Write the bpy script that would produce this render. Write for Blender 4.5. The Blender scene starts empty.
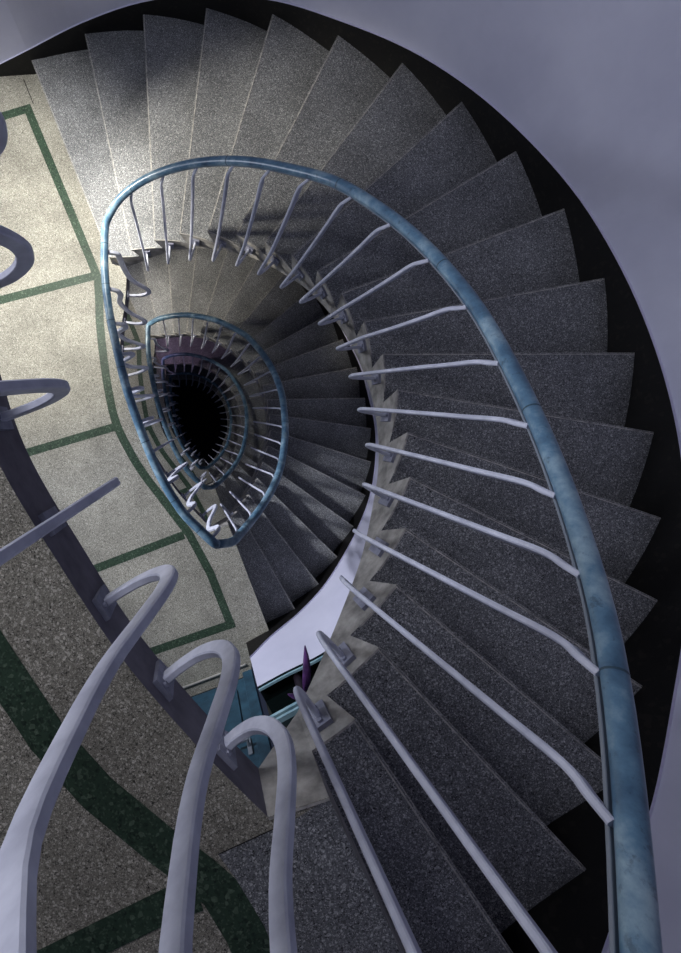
import bpy, bmesh, math
import numpy as np
from mathutils import Vector

# ------------------------------------------------------------------ set-up
scn = bpy.context.scene
COL = scn.collection
R = 0.15            # riser height
N = 20              # risers per storey
H = R * N           # storey height
CAM_Z = 7 * R       # the camera leans over the rail of the top landing (its floor is z = 0)


def P(x, y, z=0.0):
    """plan coordinates (y towards the bottom of the plan) -> world"""
    return Vector((x, -y, z))


# ------------------------------------------------------------------ materials
def new_mat(name):
    m = bpy.data.materials.new(name)
    m.use_nodes = True
    nt = m.node_tree
    for n in list(nt.nodes):
        nt.nodes.remove(n)
    out = nt.nodes.new('ShaderNodeOutputMaterial')
    b = nt.nodes.new('ShaderNodeBsdfPrincipled')
    nt.links.new(b.outputs[0], out.inputs[0])
    return m, nt, b


def srgb(c):
    return tuple(((v / 255) / 12.92 if v / 255 <= 0.04045 else ((v / 255 + 0.055) / 1.055) ** 2.4) for v in c) + (1,)


def coords(nt):
    g = nt.nodes.new('ShaderNodeNewGeometry')
    return g.outputs['Position']


def ramp(nt, fac, stops, interp='LINEAR'):
    r = nt.nodes.new('ShaderNodeValToRGB')
    r.color_ramp.interpolation = interp
    el = r.color_ramp.elements
    while len(el) > 1:
        el.remove(el[-1])
    el[0].position = stops[0][0]
    el[0].color = stops[0][1]
    for p, c in stops[1:]:
        e = el.new(p)
        e.color = c
    nt.links.new(fac, r.inputs[0])
    return r.outputs[0]


def noise(nt, pos, scale, detail=3, rough=0.55):
    n = nt.nodes.new('ShaderNodeTexNoise')
    n.inputs['Scale'].default_value = scale
    n.inputs['Detail'].default_value = detail
    n.inputs['Roughness'].default_value = rough
    nt.links.new(pos, n.inputs['Vector'])
    return n.outputs['Fac']


def mix(nt, fac, a, b, mode='MIX'):
    m = nt.nodes.new('ShaderNodeMix')
    m.data_type = 'RGBA'
    m.blend_type = mode
    for s, v in ((m.inputs[0], fac), (m.inputs[6], a), (m.inputs[7], b)):
        if isinstance(v, (float, int)):
            s.default_value = v
        elif isinstance(v, tuple):
            s.default_value = v
        else:
            nt.links.new(v, s)
    return m.outputs[2]


def bump(nt, b, h, strength, dist=0.004):
    n = nt.nodes.new('ShaderNodeBump')
    n.inputs['Strength'].default_value = strength
    n.inputs['Distance'].default_value = dist
    nt.links.new(h, n.inputs['Height'])
    nt.links.new(n.outputs[0], b.inputs['Normal'])


def terrazzo(name, base, dark, light, scale, amount=0.5, rough=0.6, blotch=0.35):
    m, nt, b = new_mat(name)
    pos = coords(nt)
    v = nt.nodes.new('ShaderNodeTexVoronoi')
    v.inputs['Scale'].default_value = scale
    nt.links.new(pos, v.inputs['Vector'])
    sep = nt.nodes.new('ShaderNodeSeparateColor')
    nt.links.new(v.outputs['Color'], sep.inputs[0])
    d1, l1 = srgb(dark), srgb(light)
    bb = srgb(base)
    mid = tuple(0.6 * bb[i] + 0.4 * d1[i] for i in range(3)) + (1,)
    chips = ramp(nt, sep.outputs[0], [(0.0, d1), (0.13, mid), (0.3, bb), (0.8, bb), (0.9, l1)], 'CONSTANT')
    v2 = nt.nodes.new('ShaderNodeTexVoronoi')
    v2.inputs['Scale'].default_value = scale * 2.3
    nt.links.new(pos, v2.inputs['Vector'])
    sep2 = nt.nodes.new('ShaderNodeSeparateColor')
    nt.links.new(v2.outputs['Color'], sep2.inputs[0])
    chips2 = ramp(nt, sep2.outputs[1], [(0.0, d1), (0.16, bb), (0.86, l1)], 'CONSTANT')
    c = mix(nt, amount, chips, chips2)
    bl = noise(nt, pos, 3.0, 4, 0.6)
    shade = ramp(nt, bl, [(0.3, (1 - blotch, 1 - blotch, 1 - blotch, 1)), (0.65, (1.0, 1.0, 1.0, 1))])
    c = mix(nt, 1.0, c, shade, 'MULTIPLY')
    nt.links.new(c, b.inputs['Base Color'])
    b.inputs['Roughness'].default_value = rough
    b.inputs['Specular IOR Level'].default_value = 0.3
    bump(nt, b, sep2.outputs[0], 0.12, 0.002)
    return m


def blotchy(name, a, bcol, scale=6, rough=0.6, spec=0.3, lo=0.35, hi=0.65, bumps=0.15, detail=5):
    m, nt, b = new_mat(name)
    pos = coords(nt)
    f = noise(nt, pos, scale, detail, 0.62)
    c = ramp(nt, f, [(lo, srgb(a)), (hi, srgb(bcol))])
    nt.links.new(c, b.inputs['Base Color'])
    b.inputs['Roughness'].default_value = rough
    b.inputs['Specular IOR Level'].default_value = spec
    if bumps:
        bump(nt, b, noise(nt, pos, scale * 9, 3), bumps, 0.003)
    return m


def plain(name, c, rough=0.5, spec=0.4, metal=0.0):
    m, nt, b = new_mat(name)
    b.inputs['Base Color'].default_value = srgb(c)
    b.inputs['Roughness'].default_value = rough
    b.inputs['Specular IOR Level'].default_value = spec
    b.inputs['Metallic'].default_value = metal
    return m


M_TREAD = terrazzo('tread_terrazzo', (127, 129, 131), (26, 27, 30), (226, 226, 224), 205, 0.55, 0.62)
M_LAND = terrazzo('landing_terrazzo', (166, 163, 150), (62, 60, 54), (228, 225, 212), 180, 0.5, 0.6)
M_NEARLAND = terrazzo('near_landing_terrazzo', (152, 148, 134), (46, 45, 40), (242, 236, 220), 240, 0.5, 0.6)
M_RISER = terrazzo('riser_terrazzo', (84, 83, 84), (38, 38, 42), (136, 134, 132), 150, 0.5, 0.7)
M_END = blotchy('cast_concrete', (112, 110, 106), (164, 161, 155), 14, 0.75, 0.2)
M_EDGE = blotchy('worn_concrete_edge', (132, 130, 127), (204, 200, 191), 30, 0.7, 0.25)
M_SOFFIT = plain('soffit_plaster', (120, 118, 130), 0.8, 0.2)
M_GREEN = terrazzo('green_inlay', (58, 78, 62), (34, 48, 38), (104, 122, 102), 110, 0.4, 0.5)
M_JOINT = plain('dark_joint_and_gap_shade', (40, 38, 36), 0.9, 0.1)  # dark joint lines, and the shade painted below the door
M_FASCIA = blotchy('landing_edge_paint', (78, 75, 84), (116, 112, 122), 7, 0.6, 0.3)
M_WALL = blotchy('lilac_plaster', (176, 177, 196), (190, 191, 208), 1.4, 0.85, 0.15, bumps=0.06)
M_LEDGE = plain('plaster_ledge', (205, 203, 222), 0.8, 0.2)
M_BLACK = terrazzo('black_skirting', (9, 8, 8), (5, 5, 5), (26, 24, 21), 60, 0.2, 0.55, 0.2)
M_BAR = blotchy('pale_grey_paint', (180, 183, 198), (208, 211, 224), 14, 0.45, 0.4, bumps=0.05)
M_PLATE = blotchy('plate_paint', (112, 114, 130), (146, 148, 164), 20, 0.5, 0.4, bumps=0.05)
M_STEEL = plain('steel_strip', (128, 136, 146), 0.5, 0.4, 0.3)
M_DOOR = blotchy('blue_door_paint', (26, 52, 68), (44, 78, 96), 8, 0.5, 0.4)
M_FRAME = blotchy('window_frame_paint', (104, 138, 152), (140, 170, 180), 12, 0.45, 0.4)
M_THRESH = plain('threshold_metal', (190, 188, 180), 0.4, 0.5, 0.3)
M_GLASS = plain('dark_glass', (8, 14, 14), 0.06, 0.5)
M_LEAF = blotchy('purple_leaf', (48, 24, 64), (92, 56, 112), 14, 0.4, 0.5)
M_POT = plain('dark_pot', (26, 18, 28), 0.4, 0.4)
M_SOIL = plain('soil', (24, 18, 14), 0.95, 0.1)
M_PIT = plain('pit_floor_shade', (16, 16, 18), 0.9, 0.1)  # near-black colour stands in for the unlit depth of the well


def rail_paint():
    m, nt, b = new_mat('worn_blue_paint')
    pos = coords(nt)
    f = noise(nt, pos, 9, 6, 0.65)
    c = ramp(nt, f, [(0.3, srgb((54, 82, 108))), (0.5, srgb((92, 126, 150))), (0.68, srgb((152, 176, 188)))])
    f2 = noise(nt, pos, 38, 5, 0.7)
    w = ramp(nt, f2, [(0.32, (0.42, 0.42, 0.44, 1)), (0.42, (1, 1, 1, 1))])
    c = mix(nt, 0.75, c, w, 'MULTIPLY')
    nt.links.new(c, b.inputs['Base Color'])
    b.inputs['Roughness'].default_value = 0.33
    b.inputs['Specular IOR Level'].default_value = 0.5
    bump(nt, b, f2, 0.12, 0.002)
    return m


M_RAIL = rail_paint()
M_SEAM = plain('weld_seam_paint', (56, 78, 92), 0.5, 0.4)


# ------------------------------------------------------------------ object helpers
def link(name, me, mats, parent=None):
    o = bpy.data.objects.new(name, me)
    for m in mats:
        if len(me.materials) < len(mats):
            me.materials.append(m)
    COL.objects.link(o)
    if parent is not None:
        o.parent = parent
    return o


def mesh(name, verts, faces, mats, idx=None, parent=None, smooth=False):
    me = bpy.data.meshes.new(name)
    me.from_pydata([tuple(v) for v in verts], [], faces)
    o = link(name, me, mats, parent)
    if idx:
        for p, i in zip(me.polygons, idx):
            p.material_index = i
    bm = bmesh.new()
    bm.from_mesh(me)
    bmesh.ops.recalc_face_normals(bm, faces=bm.faces)
    bm.to_mesh(me)
    bm.free()
    if smooth:
        for p in me.polygons:
            p.use_smooth = True
    me.update()
    return o


def empty(name, loc=(0, 0, 0)):
    o = bpy.data.objects.new(name, None)
    o.empty_display_size = 0.1
    o.location = loc
    COL.objects.link(o)
    return o


def tag(o, label=None, cat=None, group=None, kind=None):
    if label:
        o['label'] = label
    if cat:
        o['category'] = cat
    if group:
        o['group'] = group
    if kind:
        o['kind'] = kind
    return o


def copy_tree(o, parent=None, dz=0.0):
    c = o.copy()
    COL.objects.link(c)
    if parent is not None:
        c.parent = parent
        c.matrix_parent_inverse = o.matrix_parent_inverse
    else:
        c.location = o.location + Vector((0, 0, dz))
    for ch in list(o.children):
        copy_tree(ch, c)
    return c


def sweep(path, section, up=None, closed_caps=True, side_dirs=None):
    """sweep a closed 2-D section along a path; side_dirs gives the section's x direction at each point"""
    n = len(path)
    vs, fs = [], []
    for i in range(n):
        a = path[max(i - 1, 0)]
        b = path[min(i + 1, n - 1)]
        t = (b - a).normalized()
        if side_dirs is not None:
            s = side_dirs[i] - t * side_dirs[i].dot(t)
        else:
            s = t.cross(up if up else Vector((0, 0, 1)))
        if s.length < 1e-6:
            s = Vector((1, 0, 0))
        s.normalize()
        w = s.cross(t).normalized()
        for (x, y) in section:
            vs.append(path[i] + s * x + w * y)
    k = len(section)
    for i in range(n - 1):
        for j in range(k):
            fs.append([i * k + j, i * k + (j + 1) % k, (i + 1) * k + (j + 1) % k, (i + 1) * k + j])
    if closed_caps:
        fs.append(list(range(k))[::-1])
        fs.append([(n - 1) * k + j for j in range(k)])
    return vs, fs


def circle(r, n=16):
    return [(r * math.cos(2 * math.pi * i / n), r * math.sin(2 * math.pi * i / n)) for i in range(n)]


def rrect(w, h, c):
    a, b = w / 2, h / 2
    return [(-a + c, -b), (a - c, -b), (a, -b + c), (a, b - c), (a - c, b), (-a + c, b), (-a, b - c), (-a, -b + c)]


def catmull(pts, per=8):
    pts = [np.array(p, float) for p in pts]
    ext = [2 * pts[0] - pts[1]] + pts + [2 * pts[-1] - pts[-2]]
    out = []
    for i in range(1, len(ext) - 2):
        p0, p1, p2, p3 = ext[i - 1:i + 3]
        for j in range(per):
            t = j / per
            out.append(0.5 * (2 * p1 + (p2 - p0) * t + (2 * p0 - 5 * p1 + 4 * p2 - p3) * t * t + (3 * p1 - p0 - 3 * p2 + p3) * t ** 3))
    out.append(pts[-1])
    return out


class Curve:
    """plan curve through points given at whole stations u0, u0+1, ..."""
    def __init__(self, u0, pts, smooth=0):
        pts = np.array(pts, float)
        for _ in range(smooth):
            q = pts.copy()
            q[1:-1] = 0.25 * pts[:-2] + 0.5 * pts[1:-1] + 0.25 * pts[2:]
            pts[1:-1] = 0.5 * pts[1:-1] + 0.5 * q[1:-1]
        self.u0, self.p = u0, pts

    def __call__(self, u):
        x = u - self.u0
        i = int(math.floor(x))
        i = min(max(i, 0), len(self.p) - 2)
        t = x - i
        p1, p2 = self.p[i], self.p[i + 1]
        p0 = self.p[i - 1] if i > 0 else 2 * p1 - p2
        p3 = self.p[i + 2] if i + 2 < len(self.p) else 2 * p2 - p1
        return 0.5 * (2 * p1 + (p2 - p0) * t + (2 * p0 - 5 * p1 + 4 * p2 - p3) * t * t + (3 * p1 - p0 - 3 * p2 + p3) * t ** 3)

    def tangent(self, u):
        d = self(u + 0.05) - self(u - 0.05)
        return d / np.linalg.norm(d)


# ------------------------------------------------------------------ plan of the building
INNER = Curve(1, [(-.655, -1.335), (-.466, -1.340), (-.28, -1.355), (-.095, -1.346), (.094, -1.300), (.268, -1.223),
                  (.428, -1.118), (.561, -.986), (.670, -.852), (.757, -.692), (.821, -.517), (.855, -.338), (.860, -.166),
                  (.837, .014), (.783, .174), (.702, .328), (.611, .468), (.502, .590), (.390, .697), (.285, .774)])
OUTER_TOP = Curve(1, [(-1.26, -2.871), (-.811, -2.959), (-.359, -2.982), (.092, -2.902), (.525, -2.735), (.914, -2.478),
                      (1.256, -2.194), (1.532, -1.863), (1.744, -1.498), (1.893, -1.122), (1.975, -.722), (1.987, -.341),
                      (1.936, .016), (1.825, .349), (1.674, .619), (1.484, .851), (1.286, 1.043), (1.062, 1.191),
                      (.835, 1.36), (.650, 1.56), (.52, 1.72)])
OUTER_LOW = Curve(1, [(-1.26, -2.60), (-.80, -2.64), (-.36, -2.62), (.07, -2.53), (.47, -2.38), (.83, -2.16), (1.13, -1.91),
                      (1.37, -1.62), (1.55, -1.31), (1.664, -.992), (1.766, -.664), (1.806, -.322), (1.818, -.003),
                      (1.764, .329), (1.657, .640), (1.493, .910), (1.298, 1.154), (1.094, 1.353), (.857, 1.514),
                      (.614, 1.635), (.43, 1.735)])
EDGE_PTS = [(-.535, -1.30), (-.548, -1.05), (-.582, -.80), (-.584, -.58), (-.530, -.33), (-.475, -.11), (-.405, .079), (-.264, .312),
            (-.165, .461), (-.078, .570), (.04, .70), (.157, .816)]
EDGE = catmull(EDGE_PTS, 6)


def arc_table(poly):
    L = [0.0]
    for a, b in zip(poly[:-1], poly[1:]):
        L.append(L[-1] + float(np.linalg.norm(b - a)))
    return L


EDGE_L = arc_table(EDGE)


def edge_at(s):
    i = 0
    while i < len(EDGE_L) - 2 and EDGE_L[i + 1] < s:
        i += 1
    t = (s - EDGE_L[i]) / (EDGE_L[i + 1] - EDGE_L[i])
    p = EDGE[i] * (1 - t) + EDGE[i + 1] * t
    d = EDGE[i + 1] - EDGE[i]
    return p, d / np.linalg.norm(d)


# handrail over the flight: plan at whole stations, found a little inside the stair edge
_RS = [(1.0, -.545, -1.25), (1.5, -.518, -1.285), (2.44, -.393, -1.375), (3.72, -.152, -1.394), (5.06, .108, -1.333), (6.21, .309, -1.234), (7.55, .514, -1.074),
       (8.15, .595, -.995), (9.61, .730, -.762), (10.68, .796, -.570), (11.62, .833, -.402), (12.61, .833, -.226), (13.45, .817, -.082),
       (14.36, .792, .070), (14.91, .764, .155), (15.41, .738, .233), (15.80, .717, .296), (16.08, .691, .338), (16.55, .647, .401),
       (16.81, .625, .438), (17.26, .575, .492), (17.48, .551, .519), (17.98, .493, .575), (19.0, .372, .668), (20.0, .255, .728)]
RAIL_FLIGHT = Curve(1, [(float(np.interp(u, [r[0] for r in _RS], [r[1] for r in _RS])), float(np.interp(u, [r[0] for r in _RS], [r[2] for r in _RS])))
                        for u in range(1, 21)])


def scaled(curve, knots):
    """the lower flights run a little tighter round the well than the top one"""
    us, ks = zip(*knots)
    return Curve(1, [curve(u) * float(np.interp(u, us, ks)) for u in range(1, 21)])


INNER_LOW = scaled(INNER, [(1, .97), (3, .93), (8, .91), (13, .91), (16, .93), (18, .97), (20, 1.0)])
RAIL_LOW = scaled(RAIL_FLIGHT, [(1, 1.0), (3, .94), (5, .92), (9, .93), (13, .95), (16, .96), (20, 1.0)])
RAIL_LAND = catmull([(-.547, -1.20), (-.547, -.972), (-.523, -.75), (-.486, -.557), (-.399, -.208), (-.235, .226),
                     (-.078, .499), (.06, .645)], 5)


# ------------------------------------------------------------------ stair flights
T_SOFFIT = 2.1 * R


def step_mesh(k, inner, outer, zbase):
    """one precast step: tread between nosing k and the next, riser sloping back under the nosing, sloped underside"""
    S = 5
    di, do = 0.27, 0.10                       # the foot of the riser lies this far behind the nosing
    back = 0.30
    top = zbase + k * R
    fr = [i / S for i in range(S + 1)]
    ui = [k + f * (1 + back) for f in fr]
    uo = [k + f * (1 + back * 0.5) for f in fr]
    vi = [k + di + f * (1 + back - di) for f in fr]
    vo = [k + do + f * (1 + back * 0.5 - do) for f in fr]
    verts, faces, idx = [], [], []
    n = S + 1

    def add(curve, us, zf):
        for u in us:
            p = curve(u)
            verts.append(P(p[0], p[1], zf(u)))
    soff = lambda u: zbase + u * R - T_SOFFIT
    add(inner, ui, lambda u: top)
    add(outer, uo, lambda u: top)
    add(inner, vi, soff)
    add(outer, vo, soff)
    p = inner(k + di); verts.append(P(p[0], p[1], top - R))
    p = outer(k + do); verts.append(P(p[0], p[1], top - R))
    mi, mo = 4 * n, 4 * n + 1
    a, b = 0, 2 * n
    for i in range(S):
        faces.append([a + i, a + i + 1, a + n + i + 1, a + n + i]); idx.append(0)      # tread
        faces.append([b + i, b + n + i, b + n + i + 1, b + i + 1]); idx.append(3)      # underside
        e1, e2 = [a + i, b + i, b + i + 1, a + i + 1], [a + n + i, a + n + i + 1, b + n + i + 1, b + n + i]
        if i == 0:
            e1, e2 = [a, mi, b, b + 1, a + 1], [a + n, a + n + 1, b + n + 1, b + n, mo]
        faces.append(e1); idx.append(2)                                                  # end towards the well
        faces.append(e2); idx.append(2)
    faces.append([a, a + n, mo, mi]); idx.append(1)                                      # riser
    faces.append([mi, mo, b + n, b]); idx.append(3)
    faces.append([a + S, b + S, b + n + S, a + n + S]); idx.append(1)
    # worn lip along the nosing
    pi, po = inner(k), outer(k)
    d = (po - pi) / np.linalg.norm(po - pi)
    fwd = np.array([d[1], -d[0]])
    if np.dot(fwd, inner(k + 0.3) - pi) > 0:
        fwd = -fwd
    l = len(verts)
    e = 0.0012
    wi, wo = pi - fwd * 0.008, po - fwd * 0.008
    for (p, z) in ((pi + fwd * e, top - 0.008), (po + fwd * e, top - 0.008), (pi + fwd * e, top - 0.0015), (po + fwd * e, top - 0.0015),
                   (wi, top + 0.001), (wo, top + 0.001)):
        verts.append(P(p[0], p[1], z))
    faces += [[l, l + 1, l + 3, l + 2], [l + 2, l + 3, l + 5, l + 4]]
    idx += [4, 4]
    # pale chipped edge along the open end of the tread
    l = len(verts)
    for u in (k + 0.02, k + 0.35, k + 0.7, k + 1.0):
        q = inner(u); t = inner.tangent(u); o = np.array([-t[1], t[0]])
        if np.dot(o, q) < 0:
            o = -o
        for r in (-0.0012, 0.005):
            verts.append(P(q[0] + o[0] * r, q[1] + o[1] * r, top + 0.001))
    for i in range(3):
        faces.append([l + 2 * i, l + 2 * i + 2, l + 2 * i + 3, l + 2 * i + 1]); idx.append(4)
    return verts, faces, idx


def build_flight(inner, outer, zbase):
    root = empty('staircase', P(inner(1)[0], inner(1)[1], zbase))
    inv = Vector(root.location)
    for k in range(1, N):
        v, f, ix = step_mesh(k, inner, outer, zbase)
        v = [p - inv for p in v]
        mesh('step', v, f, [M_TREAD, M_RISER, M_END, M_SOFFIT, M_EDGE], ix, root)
    return root


flight = build_flight(INNER, OUTER_TOP, -H)
tag(flight, 'nearest and widest curved flight of grey terrazzo steps, against the lilac wall', 'staircase', 'curved stair flights down the stairwell')
low = build_flight(INNER_LOW, OUTER_LOW, -2 * H)
tag(low, 'second curved flight down, starting beside the green-lined beige landing and white parapet', 'staircase', 'curved stair flights down the stairwell')
labels = ['third curved flight down, dark violet steps inside the second blue handrail ring',
          'fourth and smallest curved flight in view, dim grey steps ringing the black hole']
for i, lb in enumerate(labels):
    c = copy_tree(low, None, -(i + 1) * H)
    tag(c, lb, 'staircase')


# ------------------------------------------------------------------ landings
SLAB = 1.35 * R


def strip(pts, w, side=1):
    """quads along a polyline, offset by w to one side"""
    pts = [np.array(p, float) for p in pts]
    out = []
    for i, p in enumerate(pts):
        ds = []
        if i > 0:
            d = p - pts[i - 1]; ds.append(d / np.linalg.norm(d))
        if i < len(pts) - 1:
            d = pts[i + 1] - p; ds.append(d / np.linalg.norm(d))
        nrm = [np.array([-d[1], d[0]]) for d in ds]
        m = sum(nrm) / len(nrm)
        m = m / np.linalg.norm(m)
        m = m / max(0.4, float(np.dot(m, nrm[0])))
        out.append((p, p + side * w * m))
    return out


def landing(name, zf, inner, outer, inlays, joints, nosing_out, floor_mat, patch=None):
    """slab with its open edge towards the well, inlaid strips flush in the top"""
    e = [tuple(p) for p in EDGE]
    o1, o20 = outer(1), nosing_out
    poly = [tuple(INNER(20))] + e[::-1] + [tuple(inner(1))] + [tuple(o1), (-1.547, o1[1] + 0.02), (-2.9, o1[1] + 0.14)]
    n_edge = len(e)
    poly += [(-2.9, 3.26), (.475, 2.01), (.47, 1.80), tuple(o20)]
    verts, faces, idx = [], [], []
    n = len(poly)
    for p in poly:
        verts.append(P(p[0], p[1], zf))
    for i, p in enumerate(poly):
        # the slab edge thins towards the head of the flight
        th = T_SOFFIT if i == 0 else SLAB if not (i <= n_edge) else R * (1.0 + 0.35 * min(max((i - 1) / (0.45 * n_edge), 0.0), 1.0))
        verts.append(P(p[0], p[1], zf - th))
    faces.append(list(range(n))); idx.append(0)
    faces.append(list(range(n, 2 * n))[::-1]); idx.append(4)
    for i in range(n):
        j = (i + 1) % n
        faces.append([i, n + i, n + j, j])
        idx.append(3 if i == 0 else 2 if 1 <= i <= n_edge - 1 else 3)
    for q, (pts, w, s) in enumerate(inlays):
        st = strip(pts, w, s)
        zq = zf + 0.0012 - 0.0001 * q
        b = len(verts)
        for a, c in st:
            verts.append(P(a[0], a[1], zq)); verts.append(P(c[0], c[1], zq))
        for i in range(len(st) - 1):
            faces.append([b + 2 * i, b + 2 * i + 1, b + 2 * i + 3, b + 2 * i + 2]); idx.append(1)
    for pts, w, s in joints:
        st = strip(pts, w, s)
        b = len(verts)
        for a, c in st:
            verts.append(P(a[0], a[1], zf + 0.0008)); verts.append(P(c[0], c[1], zf + 0.0008))
        for i in range(len(st) - 1):
            faces.append([b + 2 * i, b + 2 * i + 1, b + 2 * i + 3, b + 2 * i + 2]); idx.append(5)
    if patch:
        b = len(verts)
        for p in patch:
            verts.append(P(p[0], p[1], zf + 0.0004))
        faces.append(list(range(b, b + len(patch)))); idx.append(6)
    # pale chipped line along the free end beside the first step
    b = len(verts)
    for p in ((.157, .816), tuple(INNER(20)), (INNER(20)[0] + .003, INNER(20)[1] + .006), (.160, .822)):
        verts.append(P(p[0], p[1], zf + 0.0015))
    faces.append([b, b + 1, b + 2, b + 3]); idx.append(7)
    me = bpy.data.meshes.new(name)
    me.from_pydata([tuple(v) for v in verts], [], faces)
    o = link(name, me, [floor_mat, M_GREEN, M_FASCIA, M_END, M_SOFFIT, M_JOINT, M_TREAD, M_EDGE])
    for p, i in zip(me.polygons, idx):
        p.material_index = i
    bm = bmesh.new(); bm.from_mesh(me)
    bmesh.ops.triangulate(bm, faces=[f for f in bm.faces if len(f.verts) > 4])
    bm.to_mesh(me); bm.free()
    me.update()
    return o


W_IN = 0.066
EDGE_STRIP = catmull([(-1.325, -2.615), (-.795, -1.368), (-.735, -1.157), (-.722, -.871), (-.693, -.587), (-.650, -.300), (-.588, -.045),
                      (-.464, .205), (-.355, .375), (-.270, .485), (-.002, .838)], 4)
EDGE_STRIP = [np.array((-1.32, -2.63))] + [np.array((-.795, -1.368))] + [p for p in EDGE_STRIP if p[1] > -1.3] + [np.array((.17, 1.158)), np.array((.348, 1.606))]
INLAYS_LOW = [
    (EDGE_STRIP, W_IN, 1),
    ([(-1.32, -2.63), (-1.60, -2.545), (-2.9, -2.15)], W_IN, -1),
    ([(-.807, -1.268), (-1.563, -1.073), (-2.9, -.73)], W_IN, -1),
    ([(-.636, -.047), (-1.278, .142), (-2.9, .62)], W_IN, -1),
    ([(-.085, .830), (-.75, 1.085), (-2.9, 1.91)], W_IN, -1),
    ([(.348, 1.606), (-.237, 1.808), (-2.9, 2.73)], W_IN, 1),
]
JOINTS_LOW = [([(-1.369, -2.83), (-1.29, -2.63)], 0.006, 1)]
NEAR_STRIP = [(-1.32, -2.63), (-.795, -1.368), (-.735, -1.157), (-.722, -.871), (-.693, -.45), (-.64, -.05), (-.53, .21), (-.405, .422), (-.339, .522), (-.272, .622),
              (-.172, .733), (-.039, .843), (.045, .905), (.090, .945), (.149, 1.043), (.34, 1.50)]
INLAYS_TOP = [(NEAR_STRIP, 0.085, 1),
              ([(.0, .945), (-.061, .965), (-.322, 1.093), (-2.9, 2.3)], 0.07, -1)]
JOINTS_TOP = [([(.052, .893), (.157, .845)], 0.002, 1), ([(.157, .845), (.20, .825)], 0.002, 1)]

near = landing('landing', 0.0, INNER_LOW, OUTER_TOP, INLAYS_TOP, JOINTS_TOP, (.652, 1.56), M_NEARLAND,
               [(.157, .845), (.20, .83), (.285, .775), (.652, 1.56), (.352, 1.56), (.34, 1.50), (.149, 1.043), (.090, .945), (.052, .893)])
tag(near, 'near speckled dark landing with dark green inlay, bottom left foreground', 'landing', 'stair landings')
land1 = landing('landing', -H, INNER, OUTER_TOP, INLAYS_LOW, JOINTS_LOW, (.614, 1.635), M_LAND)
tag(land1, 'beige terrazzo landing with green inlaid lines, lit from the upper left', 'landing', 'stair landings')
land2 = landing('landing', -2 * H, INNER_LOW, OUTER_LOW, INLAYS_LOW, JOINTS_LOW, (.614, 1.635), M_LAND)
tag(land2, 'narrow glimpse of landing one floor below the beige landing, between handrails', 'landing', 'stair landings')
for i, lb in enumerate(['landing edge two floors below the beige landing, beside the violet steps',
                        'smallest dim landing edge, beside the black hole']):
    c = copy_tree(land2, None, -(i + 1) * H)
    tag(c, lb, 'landing')


# ------------------------------------------------------------------ railings
BAR_T, BAR_W = 0.0185, 0.036


def bar_path(base, nrm, tan, zf, prof, top_pts):
    """prof: (s, z) from the fascia, s into the well; top_pts: absolute points that finish the bar"""
    pts = [np.array([base[0] + nrm[0] * s, base[1] + nrm[1] * s, zf + z]) for s, z in prof] + [np.array(p, float) for p in top_pts]
    sm = catmull(pts, 4)
    return [P(p[0], p[1], p[2]) for p in sm]


def bar(name, path, nrm, parent, off, t=BAR_T):
    side = P(-nrm[1], nrm[0], 0).normalized()
    # section x runs along the tangent, y in the plane of the bend
    vs, fs = sweep(path, rrect(t, BAR_W, 0.003), side_dirs=[side] * len(path))
    vs = [v - off for v in vs]
    return mesh(name, vs, fs, [M_BAR], None, parent)


def plate(base, nrm, zc, parent, off, h=0.10, w=0.055):
    t = 0.012
    tn = np.array([-nrm[1], nrm[0]])
    vs = []
    for s in (-0.003, t):
        for (a, z) in ((-w / 2, -h / 2), (w / 2, -h / 2), (w / 2, h / 2), (-w / 2, h / 2)):
            p = base + nrm * s + tn * a
            vs.append(P(p[0], p[1], zc + z) - off)
    fs = [[0, 1, 2, 3][::-1], [4, 5, 6, 7]] + [[i, (i + 1) % 4, 4 + (i + 1) % 4, 4 + i] for i in range(4)]
    # bolt heads
    for z in (-h * 0.33, h * 0.33):
        c = len(vs)
        for s in (t, t + 0.006):
            for q in range(6):
                p = base + nrm * s + tn * (0.007 * math.cos(q * math.pi / 3))
                vs.append(P(p[0], p[1], zc + z + 0.007 * math.sin(q * math.pi / 3)) - off)
        fs.append([c + 6 + q for q in range(6)])
        for q in range(6):
            fs.append([c + q, c + (q + 1) % 6, c + 6 + (q + 1) % 6, c + 6 + q])
    return mesh('mounting_plate', vs, fs, [M_PLATE], None, parent)


def rail_depth(u):
    return min(20.65, 21.65 - u)


def rail_flight_pt(u, zbase, rail):
    """zbase is the floor at the foot of the flight; returns plan x, y, z of the tube centre"""
    p = rail(u)
    d = rail_depth(u)
    if u > 19.0:
        d -= (u - 19.0) * 0.35
    return np.array([p[0], p[1], zbase + 27 * R - d * R])


LAND_RAIL_Z = (27 - 20.65) * R
_tot = EDGE_L[-1]
LAND_BARS = [_tot - 0.122 - 0.2245 * i for i in range(10)][::-1]
NEAR_BARS = [_tot - 0.122 - q for q in (0, .207, .431, .652, .918, 1.22, 1.51, 2.0)][::-1]
TOP_SHIFT = {2: .63, 3: .68, 4: .62, 5: .58, 6: .53, 7: .50, 8: .60, 9: .67, 10: .72, 11: .83, 12: .92, 13: .92, 14: .85, 15: .67, 16: .50, 17: .48, 18: .60, 19: .62}
PROF_LAND = [(0.008, -.095), (0.06, -.090), (.12, -.066), (.17, -.012), (.192, .055), (.182, .13), (.145, .22), (.102, .32), (.078, .45), (.070, .62)]
PROF_FLIGHT = [(0.008, -.085), (0.055, -.082), (.105, -.066), (.148, -.02), (.164, .035), (.156, .10), (.139, .19), (.122, .28)]


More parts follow.
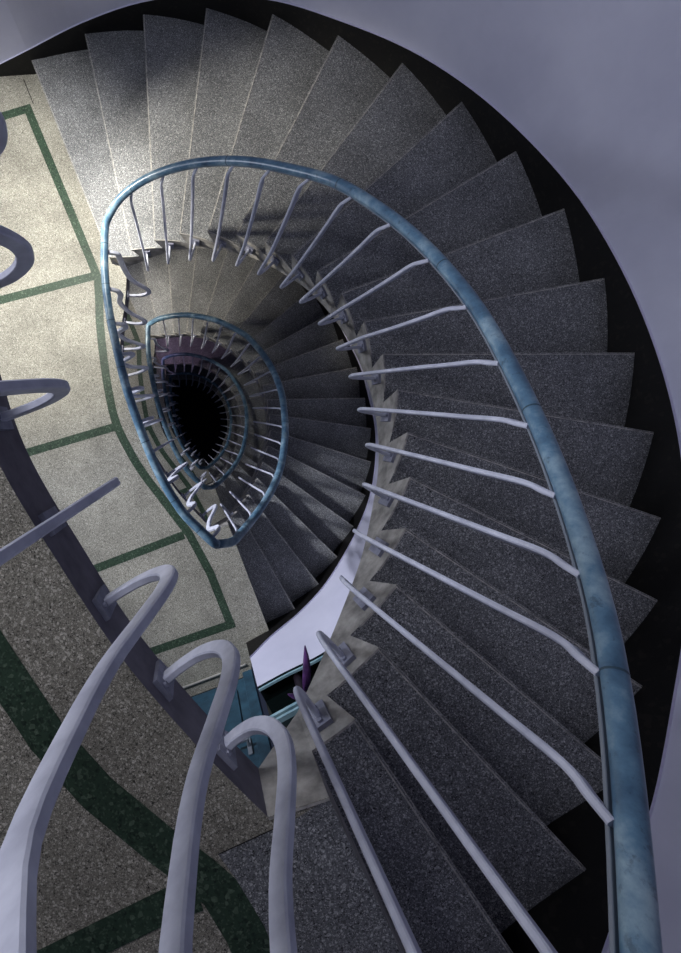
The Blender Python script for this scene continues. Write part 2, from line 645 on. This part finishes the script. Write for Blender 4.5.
def nearest(poly, p):
    return min(range(len(poly)), key=lambda i: float(np.linalg.norm(poly[i][:2] - p)))


def landing_bars(root, off, zf, spots):
    for s in spots:
        p, t = edge_at(s)
        nrm = np.array([t[1], -t[0]])
        rp = RAIL_LAND[nearest(RAIL_LAND, p)]
        zr = zf + LAND_RAIL_Z
        srail = float(np.dot(rp - p, nrm))
        st = max(srail + 0.07, 0.07)
        q1 = p + nrm * (0.5 * st + 0.04)
        top = p + nrm * st
        kf = 0.80 if _tot - s < 0.15 else 1.0
        pr = [(x * kf, z) for x, z in PROF_LAND]
        fin = [(top[0], top[1], zr - 0.16), (top[0], top[1], zr - 0.075),
               tuple(p + nrm * (st - 0.012)) + (zr - 0.045,), tuple(p + nrm * (srail + 0.012)) + (zr - 0.030,)]
        b = bar('baluster', bar_path(p, nrm, t, zf, pr, fin), nrm, root, off)
        plate(p, nrm, zf - 0.095, b, off)


def flight_bars(root, off, zbase, inner, rail):
    for k in range(2, N):
        u = k + 0.60
        p = inner(u)
        t = inner.tangent(u)
        nrm = np.array([t[1], -t[0]])
        if np.dot(nrm, p) > 0:
            nrm = -nrm
        zf = zbase + k * R
        ue = k + TOP_SHIFT[k]
        r1 = rail_flight_pt(ue, zbase, rail)
        r0 = rail_flight_pt(ue - 0.09, zbase, rail)
        zr = r1[2]
        kn = r0[:2] + nrm * 0.022
        low = p + nrm * 0.118 * (0.97 if k < 11 else 0.91 if k < 14 else 0.85)
        a = low * 0.56 + kn * 0.44 - nrm * 0.004
        b2 = low * 0.2 + kn * 0.8 - nrm * 0.002
        ztop = zr - 0.105
        z0 = zf + 0.28
        # towards the head of the flight the bars are straight between elbow and top bend
        ws = min(max((k - 9) / 5.0, 0.0), 1.0)
        kf = 0.97 if k < 11 else 0.91 if k < 14 else 0.80
        prof = [(x * kf, y) for x, y in PROF_FLIGHT]
        if ws > 0.5:
            prof = prof[:-2]
        tip, zt = p + nrm * prof[5][0], zf + prof[5][1]
        fa, fb = (z0 + 0.40 * (ztop - z0) - zt) / (ztop - zt), (z0 + 0.75 * (ztop - z0) - zt) / (ztop - zt)
        a = a * (1 - ws) + (tip + (kn - tip) * fa) * ws
        b2 = b2 * (1 - ws) + (tip + (kn - tip) * fb) * ws
        fin = [tuple(a) + (z0 + 0.40 * (ztop - z0),), tuple(b2) + (z0 + 0.75 * (ztop - z0),), tuple(kn) + (ztop,),
               tuple(kn * 0.45 + r1[:2] * 0.55) + (0.45 * ztop + 0.55 * (zr - 0.028),), tuple(r1[:2]) + (zr - 0.024,)]
        b = bar('baluster', bar_path(p, nrm, t, zf, prof, fin), nrm, root, off, 0.0130)
        plate(p, nrm, zf - 0.085, b, off, 0.09)


def tube_parts(root, off, path, r0, r1):
    n = len(path)
    vs, fs = [], []
    prev = None
    for i in range(n):
        t = (path[min(i + 1, n - 1)] - path[max(i - 1, 0)]).normalized()
        s = t.cross(Vector((0, 0, 1))).normalized()
        w = s.cross(t).normalized()
        r = r0 + (r1 - r0) * i / (n - 1)
        for (x, y) in circle(1, 18):
            vs.append(path[i] + (s * x + w * y) * r - off)
    for i in range(n - 1):
        for j in range(18):
            fs.append([i * 18 + j, i * 18 + (j + 1) % 18, (i + 1) * 18 + (j + 1) % 18, (i + 1) * 18 + j])
    fs.append(list(range(18))[::-1]); fs.append([(n - 1) * 18 + j for j in range(18)])
    hr = mesh('handrail', vs, fs, [M_RAIL], None, root, True)
    low_path = [p + Vector((0, 0, -r0 - 0.001)) for p in path]
    vs, fs = sweep(low_path, rrect(0.022, 0.006, 0.001))
    mesh('rail_strip', [v - off for v in vs], fs, [M_STEEL], None, root)
    joints = [i for i in range(6, n - 4, 11)]
    for i in joints:
        t = (path[i + 1] - path[i - 1]).normalized()
        s = t.cross(Vector((0, 0, 1))).normalized()
        w = s.cross(t).normalized()
        r = (r0 + (r1 - r0) * i / (n - 1)) * 1.02
        vs = []
        for q in (-0.0022, 0.0022):
            for (x, y) in circle(1, 18):
                vs.append(path[i] + t * q + (s * x + w * y) * r - off)
        fs = [[j, (j + 1) % 18, 18 + (j + 1) % 18, 18 + j] for j in range(18)]
        mesh('weld_seam', vs, fs, [M_SEAM], None, hr, True)
    return hr


def smooth_path(pts, it=2):
    for _ in range(it):
        q = [pts[0]]
        for a, b in zip(pts[:-1], pts[1:]):
            q.append(a * 0.75 + b * 0.25); q.append(a * 0.25 + b * 0.75)
        q.append(pts[-1])
        pts = q
    return pts


def railing(zf, flight=True, inner=INNER, rail=RAIL_FLIGHT):
    """rail of the landing at height zf and of the flight rising from it"""
    root = empty('railing', P(INNER(1)[0], INNER(1)[1], zf))
    off = Vector(root.location)
    zr = zf + LAND_RAIL_Z
    lp = [np.array([p[0], p[1], zr]) for p in RAIL_LAND]
    B = np.array([.148, .722, zr - 0.02])
    pts = [B, np.array([.128, .708, zr])] + lp[::-1]
    if flight:
        pts += [np.array([-.540, -1.27, zr + 0.004])]
        us = [1.55 + 0.5 * i for i in range(37)]
        pts += [rail_flight_pt(u, zf, rail) for u in us]
        pts.append(rail_flight_pt(20.0, zf, rail))
        pts.append(np.array([.148, .722, zf + H + LAND_RAIL_Z - 0.02]))
    path = [P(*p) for p in pts]
    # keep corners, soften a little
    path = smooth_path(path, 1)
    tube_parts(root, off, path, 0.0300 if rail is RAIL_FLIGHT else 0.0325, (0.0175 if rail is RAIL_FLIGHT else 0.028) if flight else 0.022)
    landing_bars(root, off, zf, LAND_BARS if flight else NEAR_BARS)
    if flight:
        flight_bars(root, off, zf, inner, rail)
    return root


r0 = railing(0.0, False)
tag(r0, 'nearest railing of thick pale hooked balusters in the bottom left foreground', 'railing', 'blue tube railings round the stairwell')
r1 = railing(-H)
rlow = railing(-2 * H, True, INNER_LOW, RAIL_LOW)
tag(r1, 'largest blue tube handrail, sweeping beside the beige landing and up the nearest flight', 'railing', 'blue tube railings round the stairwell')
tag(rlow, 'second blue handrail ring, one turn inside the largest one', 'railing', 'blue tube railings round the stairwell')
for i, lb in enumerate(['third handrail ring down, small violet-blue curve inside the second ring',
                        'fourth and smallest handrail ring, thin line round the black hole']):
    c = copy_tree(rlow, None, -(i + 1) * H)
    tag(c, lb, 'railing')


# ------------------------------------------------------------------ walls and skirting
def ribbon(name, pts_bot, pts_top, thick, mats, idxs=(0, 0, 0), smooth=False, end=None):
    """upright band between two lists of (x, y, z) plan points, with thickness away from the well"""
    n = len(pts_bot)
    vs, fs, ix = [], [], []
    nr = []
    for i in range(n):
        a = np.array(pts_bot[max(i - 1, 0)][:2]); b = np.array(pts_bot[min(i + 1, n - 1)][:2])
        d = (b - a) / np.linalg.norm(b - a)
        nr.append(np.array([d[1], -d[0]]))     # outward when the list runs clockwise on the plan
    for src, sh in ((pts_bot, 0), (pts_top, 0), (pts_bot, thick), (pts_top, thick)):
        for i, p in enumerate(src):
            q = np.array(p[:2]) + nr[i] * sh
            vs.append(P(q[0], q[1], p[2]))
    for i in range(n - 1):
        fs.append([i, i + 1, n + i + 1, n + i]); ix.append(idxs[0])                      # face
        fs.append([2 * n + i, 3 * n + i, 3 * n + i + 1, 2 * n + i + 1]); ix.append(idxs[2])
        fs.append([n + i, n + i + 1, 3 * n + i + 1, 3 * n + i]); ix.append(idxs[1])      # top
        fs.append([i, 2 * n + i, 2 * n + i + 1, i + 1]); ix.append(idxs[2])
    fs.append([0, n, 3 * n, 2 * n]); ix.append(idxs[0])
    fs.append([n - 1, 3 * n - 1, 4 * n - 1, 2 * n - 1]); ix.append(idxs[0] if end is None else end)
    return mesh(name, vs, fs, mats, ix, None, smooth)


def outline(outer, u0, u1, step=0.2, grow=0.0):
    out = []
    u = u0
    while u <= u1 + 1e-6:
        p = outer(u)
        t = outer.tangent(u)
        out.append((u, p + np.array([t[1], -t[0]]) * grow))
        u += step
    return out


def wall_pts(outer, u1, grow):
    pre = [(-2.9, outer(1)[1] + 0.14), (-1.547, outer(1)[1] + 0.02)]
    o = outline(outer, 1.0, u1, 0.2, grow)
    pts = [(0.0, np.array(p) + np.array([0, -grow])) for p in pre] + o
    return pts


SK = 0.012          # skirting stands proud of the plaster by this much


def skirt_top(u, zbase):
    ramp_h = zbase + u * R + 0.10
    flat = zbase + 0.115
    if u <= 0.0:
        return flat
    return max(flat, ramp_h) if u >= 1 else flat


def storey_wall(wname, bname, outer, zbase, u1, top_fn, wmats=None):
    w = wall_pts(outer, u1, SK)
    bot = [(p[0], p[1], zbase + max(u - 1, 0) * R - 0.5) for u, p in w]
    top = [(p[0], p[1], top_fn(u)) for u, p in w]
    wo = ribbon(wname, bot, top, 0.12, wmats or [M_WALL, M_WALL, M_WALL], (0, 1, 0), False, 2)
    tag(wo, kind='structure')
    b = wall_pts(outer, u1, 0.0)
    bb = [(p[0], p[1], zbase + max(u - 2.2, 0) * R - 0.02) for u, p in b]
    bt = [(p[0], p[1], skirt_top(u, zbase)) for u, p in b]
    bo = ribbon(bname, bb, bt, SK, [M_BLACK, M_LEDGE], (0, 1, 0))
    tag(bo, kind='structure')
    return wo, bo


w1, b1 = storey_wall('wall_right', 'baseboard_right', OUTER_TOP, -H, 20.8, lambda u: 2.6)
SILL = -H + 0.67


def low_top(u):
    soff = -H + u * R - T_SOFFIT - 0.04
    if u >= 15.4:
        return SILL
    return max(min(soff, -0.4), -H - 0.3)


w2, b2 = storey_wall('wall_lower', 'baseboard_lower', OUTER_LOW, -2 * H, 21.0, low_top, [M_WALL, M_GLASS, M_DOOR])
w3, b3 = storey_wall('wall_basement', 'baseboard_basement', OUTER_LOW, -3 * H, 20.8, lambda u: max(-2 * H + u * R - 0.36, -2 * H - 0.2))
for i in (1, 2):
    for src in (w3, b3):
        c = src.copy(); COL.objects.link(c); c.location.z = -i * H

# skirting along the parapet and its end beside the door is the flight's own; floor of the well
pit = mesh('floor', [P(-3, -3.2, -5 * H - 1.2), P(2.4, -3.2, -5 * H - 1.2), P(2.4, 3.4, -5 * H - 1.2), P(-3, 3.4, -5 * H - 1.2)], [[0, 1, 2, 3]], [M_PIT])
tag(pit, kind='structure')


# ------------------------------------------------------------------ door end of the beige landing
DU = np.array([.937, -.349]); DU = DU / np.linalg.norm(DU)
DN = np.array([-.349, -.937]); DN = DN / np.linalg.norm(DN)      # towards the well
D0 = np.array([.455, 1.985])                                       # right end of the door opening, at the door face


def box_along(name, a, b, t0, t1, z0, z1, mats, parent=None, idx=None):
    """box from a to b along DU from D0, t along DN"""
    vs = []
    for z in (z0, z1):
        for (s, t) in ((a, t0), (b, t0), (b, t1), (a, t1)):
            p = D0 + DU * s + DN * t
            vs.append(P(p[0], p[1], z))
    fs = [[0, 1, 2, 3][::-1], [4, 5, 6, 7]] + [[i, (i + 1) % 4, 4 + (i + 1) % 4, 4 + i] for i in range(4)]
    o = mesh(name, vs, fs, mats, None, parent)
    bv = o.modifiers.new('bevel', 'BEVEL'); bv.width = 0.004; bv.segments = 2
    return o


zf = -H
door = box_along('door_1', -.92, -.05, -.045, 0.0, zf + 0.03, zf + 2.05, [M_DOOR])
tag(door, 'blue panelled door with a metal lever handle at the end of the beige landing', 'door', kind='structure')
for (a, b) in ((-.85, -.53), (-.44, -.12)):
    for (z0, z1) in ((.18, .78), (1.0, 1.9)):
        box_along('door_panel', a, b, 0.0, 0.012, zf + z0, zf + z1, [M_DOOR], door)
hd = box_along('door_handle', -.115, -.085, 0.0, 0.012, zf + .80, zf + .96, [M_STEEL], door)
box_along('lever', -.20, -.09, 0.045, 0.062, zf + .872, zf + .892, [M_STEEL], hd)
box_along('spindle', -.110, -.092, 0.010, 0.05, zf + .872, zf + .892, [M_STEEL], hd)
fr = box_along('trim_1', -.05, .03, -.06, 0.03, zf + 0.002, zf + 2.12, [M_DOOR])
tag(fr, kind='structure')
fr2 = box_along('trim_2', -1.0, -.92, -.06, 0.03, zf + 0.002, zf + 2.12, [M_DOOR])
tag(fr2, kind='structure')
fr3 = box_along('trim_3', -.92, -.05, -.06, 0.03, zf + 2.05, zf + 2.12, [M_DOOR])
tag(fr3, kind='structure')
wd = box_along('wall_door', -3.6, -1.0, -.10, 0.0, zf - SLAB, -SLAB - 0.002, [M_WALL])
tag(wd, kind='structure')
wd2 = box_along('wall_lintel', -1.0, .03, -.10, 0.0, zf + 2.12, -SLAB - 0.002, [M_WALL])
tag(wd2, kind='structure')
th = box_along('threshold', -.92, .0, .075, .090, zf + 0.001, zf + 0.012, [M_THRESH])
tag(th, 'pale metal threshold strip on the floor before the blue door', 'threshold')
th2 = box_along('door_gap_shade', -.92, -.05, -.07, -.01, zf - 0.005, zf + 0.028, [M_JOINT])  # dark bar in place of the shade in the gap under the door
tag(th2, kind='structure')

# ------------------------------------------------------------------ window above the white parapet
wo = outline(OUTER_LOW, 15.4, 21.0, 0.2, SK)
wpl = [p for _, p in wo]


def wall_ribbon(name, z0, z1, inset, thick, mat, parent=None):
    n = len(wpl)
    vs = []
    for z in (z0, z1):
        for t in (inset, inset + thick):
            for i in range(n):
                a = wpl[max(i - 1, 0)]; b = wpl[min(i + 1, n - 1)]
                d = (b - a) / np.linalg.norm(b - a)
                q = wpl[i] + np.array([d[1], -d[0]]) * t * 1.0
                vs.append(P(q[0], q[1], z))
    fs = []
    for i in range(n - 1):
        A, B, C, D_ = i, n + i, 2 * n + i, 3 * n + i
        fs += [[A, A + 1, C + 1, C], [B, D_, D_ + 1, B + 1], [C, C + 1, D_ + 1, D_], [A, B, B + 1, A + 1]]
    fs += [[0, 2 * n, 3 * n, n], [n - 1, 2 * n - 1, 4 * n - 1, 3 * n - 1]]
    return mesh(name, vs, fs, [mat], None, parent)


TOPW = -0.62
win = wall_ribbon('window_1', SILL + 0.006, SILL + 0.022, 0.012, 0.014, M_FRAME)
tag(win, 'dark glazed window with pale blue rails above the white parapet', 'window', kind='structure')
wall_ribbon('pane', SILL + 0.002, SILL + 0.22, 0.115, 0.006, M_GLASS, win)
wall_ribbon('frame_rail', SILL + 0.22, SILL + 0.245, 0.085, 0.05, M_FRAME, win)
wall_ribbon('frame_rail', SILL + 0.275, SILL + 0.295, 0.085, 0.05, M_FRAME, win)
wall_ribbon('pane', SILL + 0.245, TOPW - 0.5, 0.115, 0.006, M_GLASS, win)
wall_ribbon('frame_rail', TOPW - 0.5, TOPW - 0.44, 0.085, 0.05, M_FRAME, win)
wl = wall_ribbon('wall_window_head', TOPW - 0.44, -0.33, 0.0, 0.10, M_WALL)
tag(wl, kind='structure')

# ------------------------------------------------------------------ purple plant on the sill
c0 = OUTER_LOW(19.75)
t0 = OUTER_LOW.tangent(19.75)
n0 = np.array([-t0[1], t0[0]])               # towards the well
px, py = c0 - n0 * 0.082
plant = empty('potted_plant', P(px, py, SILL))
offp = Vector(plant.location)
prof = [(0.0, 0.0), (.028, 0.0), (.034, .09), (.041, .20), (.045, .215), (.040, .215), (.037, .20), (0.0, .195)]
RIM = 0.20
vs, fs, ix = [], [], []
SEG = 20
for (r, z) in prof:
    for i in range(SEG):
        a = 2 * math.pi * i / SEG
        vs.append(Vector((r * math.cos(a), r * math.sin(a), z)))
for j in range(len(prof) - 1):
    for i in range(SEG):
        fs.append([j * SEG + i, j * SEG + (i + 1) % SEG, (j + 1) * SEG + (i + 1) % SEG, (j + 1) * SEG + i])
        ix.append(1 if j == len(prof) - 2 else 0)
mesh('pot', vs, fs, [M_POT, M_SOIL], ix, plant, True)


def leaf(dir2, L, h, w, droop):
    ws = []
    vs, fs = [], []
    n = 10
    d = np.array(dir2, float); d /= np.linalg.norm(d)
    s2 = np.array([-d[1], d[0]])
    for i in range(n + 1):
        t = i / n
        r = L * t
        z = RIM + h * math.sin(min(t * 1.35, 1.0) * math.pi / 2) - droop * t * t
        ww = w * (math.sin(math.pi * min(max(t, 0.03), 0.985)) ** 0.7)
        for k, zz in ((-1, 0.006), (0, -0.004), (1, 0.006)):
            q = d * r + s2 * ww * k
            vs.append(P(q[0], q[1], z + zz * ww / w))
    for i in range(n):
        for k in range(2):
            fs.append([i * 3 + k, i * 3 + k + 1, (i + 1) * 3 + k + 1, (i + 1) * 3 + k])
    o = mesh('leaf', vs, fs, [M_LEAF], None, plant, True)
    sd = o.modifiers.new('thickness', 'SOLIDIFY'); sd.thickness = 0.002
    return o


leaf(n0 - t0 * 0.62, .26, .06, .027, .16)
leaf(n0 * 0.5 + t0 * 0.9, .11, .06, .020, .03)
leaf(n0 * 0.8 + t0 * 0.3, .10, .08, .018, .02)
leaf(n0 * 0.1 - t0 * 1.0, .12, .08, .018, .05)
tag(plant, 'dark potted plant with purple strap leaves on the sill over the white parapet', 'plant')

# ------------------------------------------------------------------ upper room shell (behind the camera)
ceil = mesh('ceiling', [P(-3.2, -3.4, 2.6), P(2.6, -3.4, 2.6), P(2.6, 3.4, 2.6), P(-3.2, 3.4, 2.6)] + [P(-3.2, -3.4, 2.7), P(2.6, -3.4, 2.7), P(2.6, 3.4, 2.7), P(-3.2, 3.4, 2.7)],
            [[3, 2, 1, 0], [4, 5, 6, 7], [0, 1, 5, 4], [1, 2, 6, 5], [2, 3, 7, 6], [3, 0, 4, 7]], [M_SOFFIT])
tag(ceil, kind='structure')


# ------------------------------------------------------------------ light
def area(name, loc, target, sx, sy, power, color):
    l = bpy.data.lights.new(name, 'AREA')
    l.shape = 'RECTANGLE'; l.size = sx; l.size_y = sy
    l.energy = power; l.color = color
    o = bpy.data.objects.new(name, l)
    COL.objects.link(o)
    o.location = loc
    o.rotation_euler = (Vector(target) - Vector(loc)).to_track_quat('-Z', 'Y').to_euler()
    return o


def spot(name, loc, target, power, color, angle, blend, radius):
    l = bpy.data.lights.new(name, 'SPOT')
    l.energy = power; l.color = color
    l.spot_size = math.radians(angle); l.spot_blend = blend; l.shadow_soft_size = radius
    o = bpy.data.objects.new(name, l)
    COL.objects.link(o)
    o.location = loc
    o.rotation_euler = (Vector(target) - Vector(loc)).to_track_quat('-Z', 'Y').to_euler()
    return o


# daylight from the landing windows on the left, one per floor, a downlight under each landing slab, and added fill spots
area('daylight_top', P(-1.75, -1.35, 0.95), P(-.1, .7, 0.0), 0.9, 0.8, 44, (0.88, 0.89, 1.0))
LV = ((1000, (1.0, 0.95, 0.84), 540, (1.0, 0.97, 0.90), 92, (0.80, 0.85, 1.0)),
      (640, (1.0, 0.93, 0.80), 90, (1.0, 0.93, 0.85), 12, (0.70, 0.75, 1.0)),
      (150, (0.9, 0.62, 1.0), 10, (0.9, 0.7, 1.0), 7, (0.75, 0.72, 1.0)))
for i, (p1, c1, p2, c2, p3, c3) in enumerate(LV):
    spot('tread_pool_fill', P(-2.85, -1.40, -1.2 - i * H), P(-.05, -1.66, -2.50 - i * H), p1, c1, 36, 0.85, 0.14)  # added unseen spot, shaped to light only the lowest treads
    spot('ceiling_lamp', P(-1.05, -1.45, -0.35 - i * H), P(-1.45, -1.35, -3.0 - i * H), p2, c2, 74, 0.9, 0.15)
    area('daylight_hall', P(-4.8, -1.2, -1.1 - i * H), P(.9, 1.3, -2.3 - i * H), 0.9, 0.8, p3, c3)
for i, pw in enumerate((1650, 850, 500)):
    spot('far_fill_spot', P(-4.8, -1.2, -0.65 - i * H), P(.80, 1.25, -2.95 - i * H), pw, (0.90, 0.92, 1.0), 27, 0.8, 0.2)  # added narrow spot, brightens the parapet and the treads below it

w = bpy.data.worlds.new('World')
scn.world = w
w.use_nodes = True
bg = w.node_tree.nodes['Background']
bg.inputs[0].default_value = (0.42, 0.52, 0.90, 1)
bg.inputs[1].default_value = 0.045

# ------------------------------------------------------------------ camera
cam = bpy.data.cameras.new('camera')
co = bpy.data.objects.new('camera', cam)
COL.objects.link(co)
co.location = (0, 0, CAM_Z)
co.rotation_euler = (0, 0, 0)
cam.sensor_fit = 'VERTICAL'
cam.sensor_height = 36
cam.sensor_width = 36
cam.lens = 500 / 953 * 36
cam.shift_x = (340.5 - 193) / 953
cam.shift_y = -(476.5 - 428.5) / 953
cam.clip_start = 0.01
scn.camera = co

vs_ = scn.view_settings
vs_.view_transform = 'Standard'
vs_.look = 'None'
vs_.exposure = 0.0
vs_.gamma = 1.0
vs_.use_curve_mapping = False
